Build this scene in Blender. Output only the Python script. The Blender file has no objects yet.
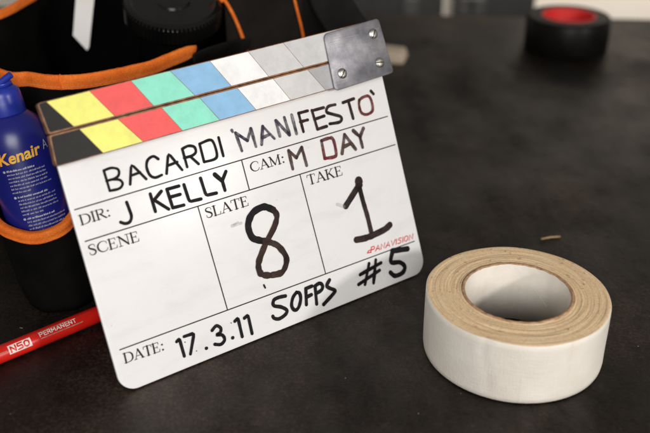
import bpy, bmesh, math, random
import numpy as np
from mathutils import Matrix, Vector, noise
random.seed(7)
S = bpy.context.scene
COL = S.collection
R = math.radians

# ------------------------------------------------------------------ camera
F, P, H, RO = 883.89, .4922, .40112, .0040      # focal (px of a 650 px wide frame), pitch, height, roll
cam = bpy.data.cameras.new('camera'); co = bpy.data.objects.new('camera', cam); COL.objects.link(co)
cam.sensor_width = 36; cam.lens = F/650*36; cam.clip_start = .02; cam.clip_end = 60
fwd = Vector((0, math.cos(P), -math.sin(P))); up0 = Vector((0, math.sin(P), math.cos(P))); rt0 = Vector((1, 0, 0))
upv = up0*math.cos(RO)+rt0*math.sin(RO)
rt = rt0*math.cos(RO)-up0*math.sin(RO)
co.matrix_world = Matrix(((rt.x, upv.x, -fwd.x, 0), (rt.y, upv.y, -fwd.y, 0), (rt.z, upv.z, -fwd.z, H), (0, 0, 0, 1)))
cam.dof.use_dof = True; cam.dof.focus_distance = .672; cam.dof.aperture_fstop = 4.4
S.camera = co

# ------------------------------------------------------------------ world and lamps
w = bpy.data.worlds.new('World'); S.world = w; w.use_nodes = True
bg = w.node_tree.nodes['Background']; bg.inputs[0].default_value = (1.0, .96, .91, 1); bg.inputs[1].default_value = .20
def area(name, loc, target, size, power, color):
    l = bpy.data.lights.new(name, 'AREA'); l.shape = 'RECTANGLE'; l.size, l.size_y = size; l.energy = power; l.color = color
    o = bpy.data.objects.new(name, l); COL.objects.link(o); o.location = loc
    o.rotation_euler = (Vector(target)-Vector(loc)).to_track_quat('-Z', 'Y').to_euler()
    return o
area('key_lamp', (1.60, -.54, .80), (.08, .58, .06), (.17, .17), 17, (1, .95, .89))
area('fill_lamp', (.0, -1.55, 1.05), (.05, .65, .05), (1.4, 1.1), 43, (1, .98, .96))
sl_ = bpy.data.lights.new('wall_fill_spot', 'SPOT'); sl_.energy = 125; sl_.color = (1, .95, .88); sl_.spot_size = R(44); sl_.spot_blend = .6; sl_.shadow_soft_size = .08  # added spot that only brightens the back wall; no fixture stands there
so = bpy.data.objects.new('wall_fill_spot', sl_); COL.objects.link(so); so.location = (.55, .95, 1.3)
so.rotation_euler = (Vector((.50, 2.05, -.14))-so.location).to_track_quat('-Z', 'Y').to_euler()
S.view_settings.view_transform = 'Standard'; S.view_settings.look = 'None'
S.view_settings.exposure = 0; S.view_settings.gamma = 1
S.cycles.max_bounces = 8

# ------------------------------------------------------------------ pixel rays (a pixel gives a direction; distance from what is touched)
def ray(px, py):
    a = (px-325)/F; b = (216.5-py)/F
    a, b = a*math.cos(RO)+b*math.sin(RO), -a*math.sin(RO)+b*math.cos(RO)
    return Vector((a, math.cos(P)+b*math.sin(P), -math.sin(P)+b*math.cos(P)))
def onz(px, py, z=0):
    d = ray(px, py); return Vector((0, 0, H))+d*((z-H)/d.z)
def ony(px, py, y):
    d = ray(px, py); return Vector((0, 0, H))+d*(y/d.y)

# ------------------------------------------------------------------ materials
def lin(c):
    return tuple(((v/255)/12.92 if v/255 <= .04045 else ((v/255+.055)/1.055)**2.4) for v in c)
class NT:
    def __init__(s, name):
        s.m = bpy.data.materials.new(name); s.m.use_nodes = True; s.t = s.m.node_tree; s.n = s.t.nodes
        s.b = s.n['Principled BSDF']; s.out = s.n['Material Output']
    def add(s, t, **k):
        n = s.n.new(t)
        for a, v in k.items(): setattr(n, a, v)
        return n
    def link(s, a, b): s.t.links.new(a, b)
    def noise(s, scale, detail=4, rough=.55, vec=None, dim=None):
        n = s.add('ShaderNodeTexNoise'); n.inputs['Scale'].default_value = scale; n.inputs['Detail'].default_value = detail
        n.inputs['Roughness'].default_value = rough
        if vec is not None: s.link(vec, n.inputs['Vector'])
        return n.outputs['Fac']
    def obj(s, scale=(1, 1, 1), rot=(0, 0, 0)):
        if not hasattr(s, 'tc'): s.tc = s.add('ShaderNodeTexCoord')
        mp = s.add('ShaderNodeMapping'); mp.inputs['Scale'].default_value = scale; mp.inputs['Rotation'].default_value = rot
        s.link(s.tc.outputs['Object'], mp.inputs['Vector']); return mp.outputs['Vector']
    def ramp(s, fac, stops):
        r = s.add('ShaderNodeValToRGB'); e = r.color_ramp.elements
        while len(e) < len(stops): e.new(.5)
        for i, (p, c) in enumerate(stops):
            e[i].position = p; e[i].color = (*c, 1) if len(c) == 3 else c
        s.link(fac, r.inputs['Fac']); return r.outputs['Color']
    def mix(s, fac, a, b):
        m = s.add('ShaderNodeMix', data_type='RGBA')
        for i, v in ((6, a), (7, b)):
            if isinstance(v, tuple): m.inputs[i].default_value = (*v, 1)
            else: s.link(v, m.inputs[i])
        if isinstance(fac, (int, float)): m.inputs[0].default_value = fac
        else: s.link(fac, m.inputs[0])
        return m.outputs[2]
    def math(s, op, a, b=0):
        m = s.add('ShaderNodeMath', operation=op)
        for i, v in ((0, a), (1, b)):
            if isinstance(v, (int, float)): m.inputs[i].default_value = v
            else: s.link(v, m.inputs[i])
        return m.outputs[0]
    def color(s, c):
        if isinstance(c, tuple): s.b.inputs['Base Color'].default_value = (*c, 1)
        else: s.link(c, s.b.inputs['Base Color'])
    def rough(s, r):
        if isinstance(r, (int, float)): s.b.inputs['Roughness'].default_value = r
        else: s.link(r, s.b.inputs['Roughness'])
    def bump(s, h, strength=.3, dist=.0005):
        b = s.add('ShaderNodeBump'); b.inputs['Strength'].default_value = strength; b.inputs['Distance'].default_value = dist
        s.link(h, b.inputs['Height']); s.link(b.outputs['Normal'], s.b.inputs['Normal'])
def grey(v): return (v, v, v)
def simple(name, c1, c2, scale=60, rough=.5, bump=.0, bscale=400, spec=None, metallic=0, lo=.35, hi=.65, bdist=.0004):
    n = NT(name); v = n.obj()
    n.color(n.ramp(n.noise(scale, 5, .6, v), [(lo, c1), (hi, c2)])); n.rough(rough)
    if bump: n.bump(n.noise(bscale, 3, .6, v), bump, bdist)
    if spec is not None: n.b.inputs['Specular IOR Level'].default_value = spec
    n.b.inputs['Metallic'].default_value = metallic
    return n
M = {}
# worn black table top
n = NT('table_black'); v = n.obj()
blot = n.noise(1, 6, .66, n.obj((4.5, 9, 4), (0, 0, R(-12)))); fine = n.noise(90, 6, .7, v)
base = n.ramp(blot, [(.34, (.0016, .0013, .0011)), (.5, (.0075, .0053, .0039)), (.64, (.027, .0180, .0122))])
grain = n.ramp(n.noise(430, 4, .75, v), [(.36, grey(.35)), (.5, grey(.9)), (.68, grey(2.6))])
gm = n.add('ShaderNodeMix', data_type='RGBA', blend_type='MULTIPLY'); gm.inputs[0].default_value = 1; n.link(base, gm.inputs[6]); n.link(grain, gm.inputs[7]); base = gm.outputs[2]
sc1 = n.noise(1, 2, .5, n.obj((14, 420, 1), (0, 0, R(28)))); sc2 = n.noise(1, 2, .5, n.obj((480, 18, 1), (0, 0, R(-17))))
scr = n.math('MAXIMUM', n.math('GREATER_THAN', sc1, .735), n.math('GREATER_THAN', sc2, .745))
scr = n.math('MULTIPLY', scr, n.ramp(n.noise(11, 3, .5, v), [(.5, grey(0)), (.68, grey(.55))]))
base = n.mix(scr, base, (.040, .034, .028))
dust = n.ramp(n.noise(520, 2, .5, v), [(.70, grey(0)), (.80, grey(.5))])
base = n.mix(n.math('MULTIPLY', dust, n.ramp(n.noise(16, 3, .6, v), [(.42, grey(0)), (.7, grey(1))])), base, (.060, .05, .04))
n.color(base)
n.rough(n.ramp(n.noise(9, 6, .65, v), [(.3, grey(.34)), (.7, grey(.56))]))
n.link(n.ramp(n.noise(1, 5, .65, n.obj((7, 15, 4), (0, 0, R(9)))), [(.38, grey(.12)), (.62, grey(.62))]), n.b.inputs['Specular IOR Level']); n.b.inputs['Specular Tint'].default_value = (1, .90, .80, 1)
n.bump(n.math('ADD', n.math('MULTIPLY', n.noise(260, 5, .75, v), .55), n.noise(14, 5, .6, v)), .45, .0012)
M['table'] = n.m
M['wall'] = simple('wall_cream', (.66, .60, .52), (.72, .66, .58), 3, .8).m
M['floor'] = simple('floor_taupe', (.22, .19, .165), (.30, .26, .23), 6, .6).m
M['case'] = simple('case_black', (.008, .008, .008), (.016, .015, .014), 8, .5).m
M['latch'] = simple('latch_grey', (.10, .10, .10), (.16, .16, .16), 30, .4, metallic=1).m
# slate board, white acrylic with faint wipe marks
n = NT('acrylic_white'); v = n.obj()
smear = n.ramp(n.noise(1, 5, .6, n.obj((22, 22, 70), (0, R(18), 0))), [(.50, grey(0)), (.78, grey(.6))])
c = n.mix(smear, (.775, .768, .762), (.655, .642, .64))
scb = n.math('GREATER_THAN', n.noise(1, 2, .5, n.obj((9, 9, 520), (0, R(24), 0))), .74)
c = n.mix(n.math('MULTIPLY', scb, n.ramp(n.noise(18, 3, .5, v), [(.5, grey(0)), (.7, grey(.4))])), c, (.50, .49, .50))
c = n.mix(n.ramp(n.noise(260, 2, .5, v), [(.73, grey(0)), (.80, grey(.5))]), c, (.42, .39, .37))
n.color(c); n.rough(n.ramp(n.noise(30, 4, .6, v), [(.3, grey(.24)), (.7, grey(.4))]))
n.b.inputs['Subsurface Weight'].default_value = .12; n.b.inputs['Subsurface Radius'].default_value = (.004, .004, .004)
M['acrylic'] = n.m
M['wood'] = simple('stick_wood', (.13, .058, .026), (.34, .165, .082), 160, .55, .3, 500).m
def paint(name, rgb, rough=.42, wear=.25):
    n = NT(name); v = n.obj()
    d = tuple(x*.80+.008 for x in rgb)
    f = n.ramp(n.noise(70, 6, .7, v), [(.38, grey(0)), (.72, grey(1))])
    c = n.mix(f, rgb, d)
    chip = n.ramp(n.noise(330, 3, .6, v), [(.70, grey(0)), (.76, grey(wear))])
    c = n.mix(chip, c, tuple(.5*x+.12 for x in rgb)); n.color(c)
    n.rough(rough); n.bump(n.noise(500, 3, .6, v), .18, .0003); n.b.inputs['Specular IOR Level'].default_value = .15
    return n.m
STRIPES = {'charcoal': (.012, .0115, .0105), 'yellow': (.88, .86, .21), 'red': (.90, .115, .110), 'teal': (.28, .78, .60),
           'blue': (.27, .51, .76), 'white': (.90, .895, .89), 'silver': (.64, .63, .62), 'grey': (.60, .60, .605), 'shaded_grey': (.42, .42, .43)}  # last entry: copy of grey with the lower stick's shade painted in
PAINT = {k: paint('paint_'+k, v) for k, v in STRIPES.items()}

n = NT('hinge_steel'); v = n.obj()
n.color(n.ramp(n.noise(38, 5, .6, v), [(.3, (.15, .15, .17)), (.5, (.27, .266, .295)), (.70, (.43, .42, .44))]))
n.b.inputs['Metallic'].default_value = 1; n.rough(n.ramp(n.noise(60, 5, .65, v), [(.3, grey(.44)), (.7, grey(.62))]))
n.bump(n.math('ADD', n.noise(1, 3, .6, n.obj((60, 60, 900))), n.noise(240, 5, .75, v)), .22, .0004); M['steel'] = n.m
M['screw'] = simple('screw_brass', (.42, .40, .36), (.60, .58, .53), 300, .36, .2, 900, metallic=1).m
M['dark'] = simple('dark_recess', (.012, .010, .009), (.02, .017, .014), 50, .7).m
def ink(name, c1, c2, a0, a1, scale=55, rough=.55):
    n = NT(name); v = n.obj(); f = n.noise(scale, 5, .65, v)
    n.color(n.ramp(f, [(.35, c1), (.66, c2)])); n.rough(rough)
    al = n.ramp(n.noise(scale*1.7, 5, .7, n.obj((1, 1, 1), (.4, .3, .2))), [(.33, grey(a1)), (.68, grey(a0))])
    n.link(al, n.b.inputs['Alpha']); n.b.inputs['Specular IOR Level'].default_value = .1; return n.m
INK = {'black': ink('ink_black', (.005, .005, .007), (.014, .010, .012), .90, 1, 90),
       'umber': ink('ink_umber', (.007, .0055, .006), (.058, .029, .021), .84, 1, 34),
       'brown': ink('ink_brown_black', (.005, .0045, .005), (.050, .024, .016), .82, 1, 45),
       'faded': ink('ink_faded', (.016, .014, .026), (.075, .065, .095), .38, 1, 85),
       'worn': ink('ink_worn', (.030, .017, .014), (.11, .065, .052), .62, 1, 85),
       'red': ink('ink_dark_red', (.045, .012, .013), (.20, .02, .028), .62, 1, 90),
       'logo': ink('ink_logo_red', (.55, .015, .02), (.62, .025, .03), .95, 1),
       'print': ink('ink_print', (.022, .014, .012), (.05, .034, .028), .9, 1, 60),
       'ghost': ink('ink_ghost', (.4, .38, .38), (.5, .45, .45), .15, .4, 60)}
# gaffer tape roll
n = NT('tape_cloth_white'); v = n.obj()
c = n.ramp(n.noise(26, 5, .6, v), [(.3, (.71, .655, .57)), (.65, (.80, .75, .675))])
c = n.mix(n.ramp(n.noise(1, 4, .6, n.obj((90, 90, 7))), [(.6, grey(0)), (.8, grey(.35))]), c, (.52, .45, .37))
n.color(c); n.rough(.5); wa = n.noise(1, 2, .5, n.obj((1500, 1500, 160))); wb_ = n.noise(1, 2, .5, n.obj((160, 160, 1500)))
n.bump(n.math('ADD', n.math('ADD', wa, wb_), n.math('MULTIPLY', n.noise(60, 4, .6, v), 1.2)), .5, .0005); M['tape_white'] = n.m
n = NT('tape_edge_kraft'); v = n.obj()
sx = n.add('ShaderNodeSeparateXYZ'); n.link(v, sx.inputs[0])
rad = n.math('SQRT', n.math('ADD', n.math('MULTIPLY', sx.outputs[0], sx.outputs[0]), n.math('MULTIPLY', sx.outputs[1], sx.outputs[1])))
cx = n.add('ShaderNodeCombineXYZ'); n.link(n.math('MULTIPLY', rad, 1150), cx.inputs[0])
ang = n.math('ARCTAN2', sx.outputs[1], sx.outputs[0]); n.link(n.math('MULTIPLY', ang, 1.6), cx.inputs[1])
rings = n.noise(1, 3, .6, cx.outputs[0])
c = n.ramp(rings, [(.26, (.56, .34, .17)), (.42, (.76, .53, .30)), (.6, (.84, .64, .40)), (.8, (.90, .74, .52))])
c = n.mix(n.ramp(n.noise(210, 4, .7, v), [(.61, grey(0)), (.70, grey(.8))]), c, (.16, .09, .045))
c = n.mix(n.ramp(n.noise(620, 4, .75, v), [(.45, grey(0)), (.68, grey(.45))]), c, (.42, .26, .13))
c = n.mix(n.ramp(n.noise(30, 5, .6, v), [(.45, grey(0)), (.75, grey(.45))]), c, (.74, .58, .38))
n.color(c); n.rough(.75); n.bump(n.math('ADD', n.math('MULTIPLY', rings, .6), n.noise(420, 4, .75, v)), .5, .0006); M['tape_edge'] = n.m
M['core'] = simple('core_card', (.69, .635, .555), (.78, .73, .655), 45, .75, .25, 300).m
M['core_rim'] = simple('core_rim_card', (.30, .16, .075), (.52, .33, .19), 240, .85, .5, 500).m
M['vinyl'] = simple('tape_black', (.003, .003, .0026), (.006, .0056, .005), 40, .4, .15, 300, .12).m
M['vinyl_edge'] = simple('tape_black_edge', (.006, .0056, .0055), (.013, .012, .0115), 120, .5, .3, 500, .15).m
M['core_red'] = simple('core_red', (.62, .018, .018), (.74, .04, .035), 30, .5).m
# bag
def fabric(name, c1, c2, rough=.85, sc=900, b=.5, spec=.06):
    n = NT(name); v = n.obj(); n.color(n.ramp(n.noise(30, 5, .6, v), [(.3, c1), (.7, c2)])); n.rough(rough)
    a = n.add('ShaderNodeTexWave', wave_type='BANDS', bands_direction='DIAGONAL'); a.inputs['Scale'].default_value = sc/3
    a.inputs['Distortion'].default_value = 1.5; n.link(v, a.inputs['Vector'])
    n.bump(n.math('ADD', a.outputs['Fac'], n.noise(sc, 2, .5, v)), b, .0004)
    n.b.inputs['Specular IOR Level'].default_value = spec; return n.m
M['nylon'] = fabric('bag_nylon_black', (.0022, .0021, .0020), (.0052, .0048, .0044))
M['panel'] = fabric('bag_panel_black', (.009, .0078, .007), (.016, .0135, .012))
M['webbing'] = fabric('webbing_black', (.006, .0055, .005), (.017, .015, .0135), .7, 1500, .8, .15)
M['lining'] = fabric('bag_lining_black', (.0022, .0021, .0020), (.0045, .0042, .004), .9, 900, .5, .03)
M['orange'] = fabric('binding_orange', (.74, .135, .012), (.95, .245, .028), .6, 1300, .4, .2)
n = NT('binding_orange_weave'); v = n.obj()
c = n.ramp(n.noise(55, 6, .7, v), [(.3, (.76, .135, .013)), (.55, (.90, .205, .024)), (.75, (.98, .30, .055))])
c = n.mix(n.ramp(n.noise(900, 2, .6, v), [(.4, grey(.42)), (.6, grey(0))]), c, (.52, .085, .009)); n.color(c); n.rough(.7)
n.b.inputs['Specular IOR Level'].default_value = .2; n.bump(n.noise(750, 4, .75, v), .7, .0006); M['orange'] = n.m
M['stitch'] = simple('stitch_thread', (.55, .20, .07), (.70, .30, .13), 80, .7).m
M['plastic'] = simple('plastic_black', (.003, .003, .003), (.006, .0056, .0052), 30, .2, .08, 200, .4).m
M['strip'] = simple('strip_white', (.82, .80, .76), (.88, .86, .82), 30, .45).m
# spray can
n = NT('can_blue'); v = n.obj(); n.color(n.ramp(n.noise(12, 4, .5, v), [(.3, (.007, .010, .14)), (.7, (.012, .016, .21))])); n.rough(.32)
n.b.inputs['Coat Weight'].default_value = .15; n.b.inputs['Coat Roughness'].default_value = .26; M['can'] = n.m
M['can_cap'] = simple('can_cap_blue', (.012, .025, .26), (.020, .04, .36), 40, .34, .06, 300).m
M['can_yellow'] = simple('can_print_yellow', (.80, .26, .01), (.85, .52, .06), 60, .4).m
M['can_text'] = simple('can_print_white', (.34, .34, .42), (.50, .50, .56), 200, .4).m
# marker
M['pen'] = simple('marker_red', (.56, .008, .004), (.66, .014, .008), 60, .36, .05, 300).m
M['pen_print'] = simple('marker_print', (.62, .55, .50), (.80, .76, .72), 300, .45).m
M['pen_worn'] = simple('marker_print_worn', (.22, .11, .06), (.42, .30, .22), 300, .5).m
M['block'] = simple('block_wood', (.45, .36, .26), (.60, .50, .38), 60, .7).m
M['splinter'] = simple('splinter_wood', (.32, .20, .10), (.45, .30, .16), 300, .8).m
M['lint'] = simple('lint', (.20, .17, .14), (.40, .34, .28), 300, .9).m

# ------------------------------------------------------------------ builders
def link_mesh(name, verts, faces, mat, parent=None, smooth=False, mats=None, fm=None, uvs=None):
    me = bpy.data.meshes.new(name); me.from_pydata([tuple(v) for v in verts], [], faces)
    bm = bmesh.new(); bm.from_mesh(me); bmesh.ops.recalc_face_normals(bm, faces=bm.faces); bm.to_mesh(me); bm.free()
    if mats:
        for m in mats: me.materials.append(m)
        if fm is not None: me.polygons.foreach_set('material_index', fm)
    else: me.materials.append(mat)
    if smooth: me.polygons.foreach_set('use_smooth', [True]*len(me.polygons))
    me.update()
    o = bpy.data.objects.new(name, me); COL.objects.link(o)
    if parent is not None: o.parent = parent
    return o
def from_bm(name, bm, mat, parent=None, smooth=False, sharp=None):
    me = bpy.data.meshes.new(name); bmesh.ops.recalc_face_normals(bm, faces=bm.faces); bm.to_mesh(me); bm.free()
    me.materials.append(mat)
    if smooth:
        me.polygons.foreach_set('use_smooth', [True]*len(me.polygons))
        if sharp: me.set_sharp_from_angle(angle=R(sharp))
    o = bpy.data.objects.new(name, me); COL.objects.link(o)
    if parent is not None: o.parent = parent
    return o
def empty(name, mat4):
    o = bpy.data.objects.new(name, None); COL.objects.link(o); o.matrix_world = mat4; o.empty_display_size = .02; return o
def tag(o, label, cat, group=None):
    o['label'] = label; o['category'] = cat
    if group: o['group'] = group
    return o
def struct(o): o['kind'] = 'structure'; return o
def catmull(pts, n=8, closed=False):
    pts = [np.array(p, float) for p in pts]; out = []
    N = len(pts)
    if N < 3 and not closed: 
        return [pts[0]*(1-i/n)+pts[1]*(i/n) for i in range(n+1)]
    segs = N if closed else N-1
    for i in range(segs):
        if closed: a, b, c, d = pts[(i-1) % N], pts[i], pts[(i+1) % N], pts[(i+2) % N]
        else: a, b, c, d = pts[max(i-1, 0)], pts[i], pts[i+1], pts[min(i+2, N-1)]
        for k in range(n):
            t = k/n; out.append(.5*((2*b)+(-a+c)*t+(2*a-5*b+4*c-d)*t*t+(-a+3*b-3*c+d)*t**3))
    if not closed: out.append(pts[-1])
    return out
def prism(poly, d0, d1, bevel=0, seg=2):
    """poly in (u,v) extruded from depth d0 (back) to d1 (front); local coords (u,-d,v)"""
    bm = bmesh.new()
    a = [bm.verts.new((p[0], -d0, p[1])) for p in poly]; b = [bm.verts.new((p[0], -d1, p[1])) for p in poly]
    N = len(poly); bm.faces.new(a); bm.faces.new(b[::-1])
    for i in range(N): bm.faces.new((a[i], a[(i+1) % N], b[(i+1) % N], b[i]))
    if bevel:
        bmesh.ops.recalc_face_normals(bm, faces=bm.faces)
        ed = [e for e in bm.edges if len(e.link_faces) == 2 and e.calc_face_angle(0) > R(40)]
        bmesh.ops.bevel(bm, geom=ed, offset=bevel, segments=seg, affect='EDGES', profile=.5, clamp_overlap=True)
    return bm
def round_poly(c, rad, n=6):
    out = []; N = len(c)
    for i in range(N):
        p, a, b = Vector(c[i]), Vector(c[i-1]), Vector(c[(i+1) % N]); r = rad[i] if isinstance(rad, (list, tuple)) else rad
        if r <= 0: out.append(tuple(p)); continue
        da = (a-p).normalized(); db = (b-p).normalized(); ang = da.angle(db); t = r/math.tan(ang/2)
        cen = p+(da+db).normalized()*(r/math.sin(ang/2)); s = p+da*t-cen; e = p+db*t-cen
        a0 = math.atan2(s.y, s.x); a1 = math.atan2(e.y, e.x); dd = (a1-a0+math.pi) % (2*math.pi)-math.pi
        for k in range(n+1): q = a0+dd*k/n; out.append((cen.x+r*math.cos(q), cen.y+r*math.sin(q)))
    return out
def lathe(prof, n=96, wob=None, closed=False):
    """profile [(r,z)...] about local z"""
    vs, fs = [], []; K = len(prof)
    for i in range(n):
        a = 2*math.pi*i/n
        for j, (r, z) in enumerate(prof):
            if wob: r, z = wob(a, r, z, j)
            vs.append((r*math.cos(a), r*math.sin(a), z))
    for i in range(n):
        for j in range(K if closed else K-1):
            j2 = (j+1) % K
            fs.append((i*K+j, ((i+1) % n)*K+j, ((i+1) % n)*K+j2, i*K+j2))
    return vs, fs
def tube(path, rad, n=10, closed=False, flat=None, upv=(0, 0, 1), box=False):
    """sweep; flat=(half-width along up, half-width sideways)"""
    path = [Vector(p) for p in path]; vs, fs = [], []; N = len(path)
    for i, p in enumerate(path):
        if closed: t = path[(i+1) % N]-path[i-1]
        else: t = path[min(i+1, N-1)]-path[max(i-1, 0)]
        t.normalize(); s = t.cross(Vector(upv)).normalized(); u = s.cross(t)
        for k in range(n):
            a = 2*math.pi*k/n
            if flat and box:
                ca, sa = math.cos(a), math.sin(a); e_ = .55
                hx = math.copysign(abs(ca)**e_, ca); sx_ = math.copysign(abs(sa)**e_, sa)
                cr = 1-.30*math.exp(-((hx+.45)/.13)**2)
                wv = 1+.05*noise.noise((i*.31, k*.7, 4))+.04*noise.noise((i*.9, 1, k*.2))
                q = p+u*flat[0]*hx*wv+s*flat[1]*sx_*cr
            elif flat: q = p+u*flat[0]*math.cos(a)+s*flat[1]*math.sin(a)
            else: q = p+u*rad*math.cos(a)+s*rad*math.sin(a)
            vs.append(q)
    for i in range(N if closed else N-1):
        j = (i+1) % N
        for k in range(n): fs.append((i*n+k, j*n+k, j*n+(k+1) % n, i*n+(k+1) % n))
    if not closed: fs.append(tuple(range(n))); fs.append(tuple(range((N-1)*n, N*n)))
    return vs, fs
def stroke(pts, width, cap=7):
    N = len(pts); P2 = [np.array(p) for p in pts]; ws = width if isinstance(width, list) else [width]*N
    A, B = [], []
    for i in range(N):
        t = P2[min(i+1, N-1)]-P2[max(i-1, 0)]; t = t/(np.hypot(*t)+1e-12); nn = np.array([-t[1], t[0]])
        A.append(P2[i]+nn*ws[i]/2); B.append(P2[i]-nn*ws[i]/2)
    vs = A+B; fs = [(i, i+1, N+i+1, N+i) for i in range(N-1)]
    for i, sg in ((0, -1), (N-1, 1)):
        t = (P2[1]-P2[0]) if i == 0 else (P2[-1]-P2[-2]); t = t/(np.hypot(*t)+1e-12)*sg; nn = (A[i]-B[i])/2
        b = len(vs)
        for q in range(1, cap):
            a = math.pi*q/cap; vs.append(P2[i]+nn*math.cos(a)+t*ws[i]/2*math.sin(a))
        fs.append(tuple([i]+list(range(b, b+cap-1))+[N+i]))
    return vs, fs

# ------------------------------------------------------------------ the setting
a, b = onz(380, 13.8), onz(650, 19.0)
sl = (b.y-a.y)/(b.x-a.x)
def back(x): return a.y+(x-a.x)*sl
bm = prism([(-1.3, .0), (1.3, .0), (1.3, back(1.3)), (-1.3, back(-1.3))], 0, .045, .003)
o = from_bm('tabletop', bm, M['table']); o.matrix_world = Matrix(((1, 0, 0, 0), (0, 0, 1, 0), (0, -1, 0, -.045), (0, 0, 0, 1)))
struct(o)
struct(link_mesh('floor', [(-4, -3, -.78), (4, -3, -.78), (4, 3.2, -.78), (-4, 3.2, -.78)], [(0, 1, 2, 3)], M['floor']))
WY = 2.05
struct(link_mesh('back_wall', [(-4, WY, -.78), (4, WY, -.78), (4, WY, .46), (-4, WY, .46), (-4, WY+.1, -.78), (4, WY+.1, -.78), (4, WY+.1, .46), (-4, WY+.1, .46)],
      [(0, 1, 2, 3), (4, 5, 6, 7), (0, 1, 5, 4), (3, 2, 6, 7), (0, 3, 7, 4), (1, 2, 6, 5)], M['wall']))
def black_case(px0, px1, latch_px, label):
    CY = WY-.07; x0 = ony(px0, 8, CY).x; x1 = ony(px1, 8, CY).x
    e_ = empty('equipment_case', Matrix.Translation(((x0+x1)/2, CY, -.78))); hw = (x1-x0)/2
    from_bm('shell', prism(round_poly([(-hw, .0), (hw, .0), (hw, 1.15), (-hw, 1.15)], .02), -.06, 0, .004), M['case'], e_)
    for lx in latch_px:
        c = ony(lx, 6, CY)
        from_bm('latch', prism(round_poly([(c.x-e_.location.x-.018, c.z+.78-.02), (c.x-e_.location.x+.018, c.z+.78-.02), (c.x-e_.location.x+.018, c.z+.78+.02), (c.x-e_.location.x-.018, c.z+.78+.02)], .008), -.001, .006, .0015), M['latch'], e_)
    tag(e_, label, 'case')
black_case(250, 443.5, [411], 'wide black equipment case behind the table, beside a pale gap')
black_case(457, 535, [466, 478], 'narrow black equipment case behind the table, next to the cream wall')

# ------------------------------------------------------------------ the slate
BX, BY, YAW, LEAN = -.1416, .48481, .6158, .404
eU = Vector((math.cos(YAW), math.sin(YAW), 0)); n0 = Vector((-math.sin(YAW), math.cos(YAW), 0))
eV = n0*math.sin(LEAN)+Vector((0, 0, 1))*math.cos(LEAN); eN = eU.cross(eV)
O = Vector((BX, BY, .0012))
slate = empty('clapperboard', Matrix(((eU.x, -eN.x, eV.x, O.x), (eU.y, -eN.y, eV.y, O.y), (eU.z, -eN.z, eV.z, O.z), (0, 0, 0, 1))))
tag(slate, 'white production slate with striped clapper sticks and handwritten lettering, leaning on black bag', 'clapperboard')
def onb(px, py, d=0.):
    r = ray(px, py); o = Vector((0, 0, H)); q = O+eN*d
    p = o+r*((q-o).dot(eN)/r.dot(eN)); return ((p-O).dot(eU), (p-O).dot(eV))
W = .2795; TOPV = .176
bm = prism(round_poly([(0, 0), (W, 0), (W, TOPV), (0, TOPV)], [.0125, .0125, .002, .002], 10), -.003, 0, .0006)
from_bm('board', bm, M['acrylic'], slate, True, 35)
D = .007
tl, tr = onb(37, 103.3, D), onb(383, 17.5, D); sl_, sr = onb(49, 135, D), onb(391, 46.5, D); bl, br = onb(56, 167, D), onb(394, 71.5, D)
RIGHT = .2795
def extend(p, q, u):   # point on line p-q at u
    t = (u-p[0])/(q[0]-p[0]); return (u, p[1]+(q[1]-p[1])*t)
g = .0002
up_poly = [(sl_[0], sl_[1]+g), (RIGHT, extend(sl_, sr, RIGHT)[1]+g), extend(tl, tr, RIGHT), tl]
lo_poly = [bl, extend(bl, br, RIGHT), (RIGHT, extend(sl_, sr, RIGHT)[1]-g), (sl_[0], sl_[1]-g)]
sticks = []
for poly, lab in ((up_poly, 'upper hinged clapper stick'), (lo_poly, 'lower fixed clapper stick')):
    p = round_poly(poly, [.0016, .001, .001, .0022] if poly is up_poly else [.0022, .001, .001, .0016], 4)
    bm = prism(p, .0003, D, .0005, 2); s = from_bm('clapper_stick', bm, M['wood'], slate, True, 35); s['label'] = lab; sticks.append(s)
UP = [((46.5, 102), (75.4, 128)), ((89, 90.7), (115.5, 117)), ((130.7, 80.8), (155.4, 108)), ((170, 71), (196, 96.6)), ((210, 61.5), (231.2, 86)), ((248, 51.6), (269, 77)), ((283, 42.8), (303.3, 67))]
LO = [((80.8, 130.7), (105.7, 155.7)), ((120.5, 121.6), (146, 144.3)), ((163, 109.5), (185, 133.4)), ((201, 99.5), (222.4, 123)), ((238.4, 89.5), (258.5, 112.7)), ((274, 80), (293, 103)), ((308.4, 70.9), (328.4, 93.4))]
order = ['charcoal', 'yellow', 'red', 'teal', 'blue', 'white', 'silver', 'grey']
IN = .0007
def clipline(L, v_of):      # boundary line (two uv points) -> u at the stick's lower and upper inset edges
    (u0, v0), (u1, v1) = L
    def at(edge):           # solve v_of(u)=line
        u = (u0+u1)/2
        for _ in range(20):
            v = v_of(u, edge); u = u0+(u1-u0)*(v-v0)/(v1-v0)
        return (u, v_of(u, edge))
    return at(0), at(1)
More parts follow.
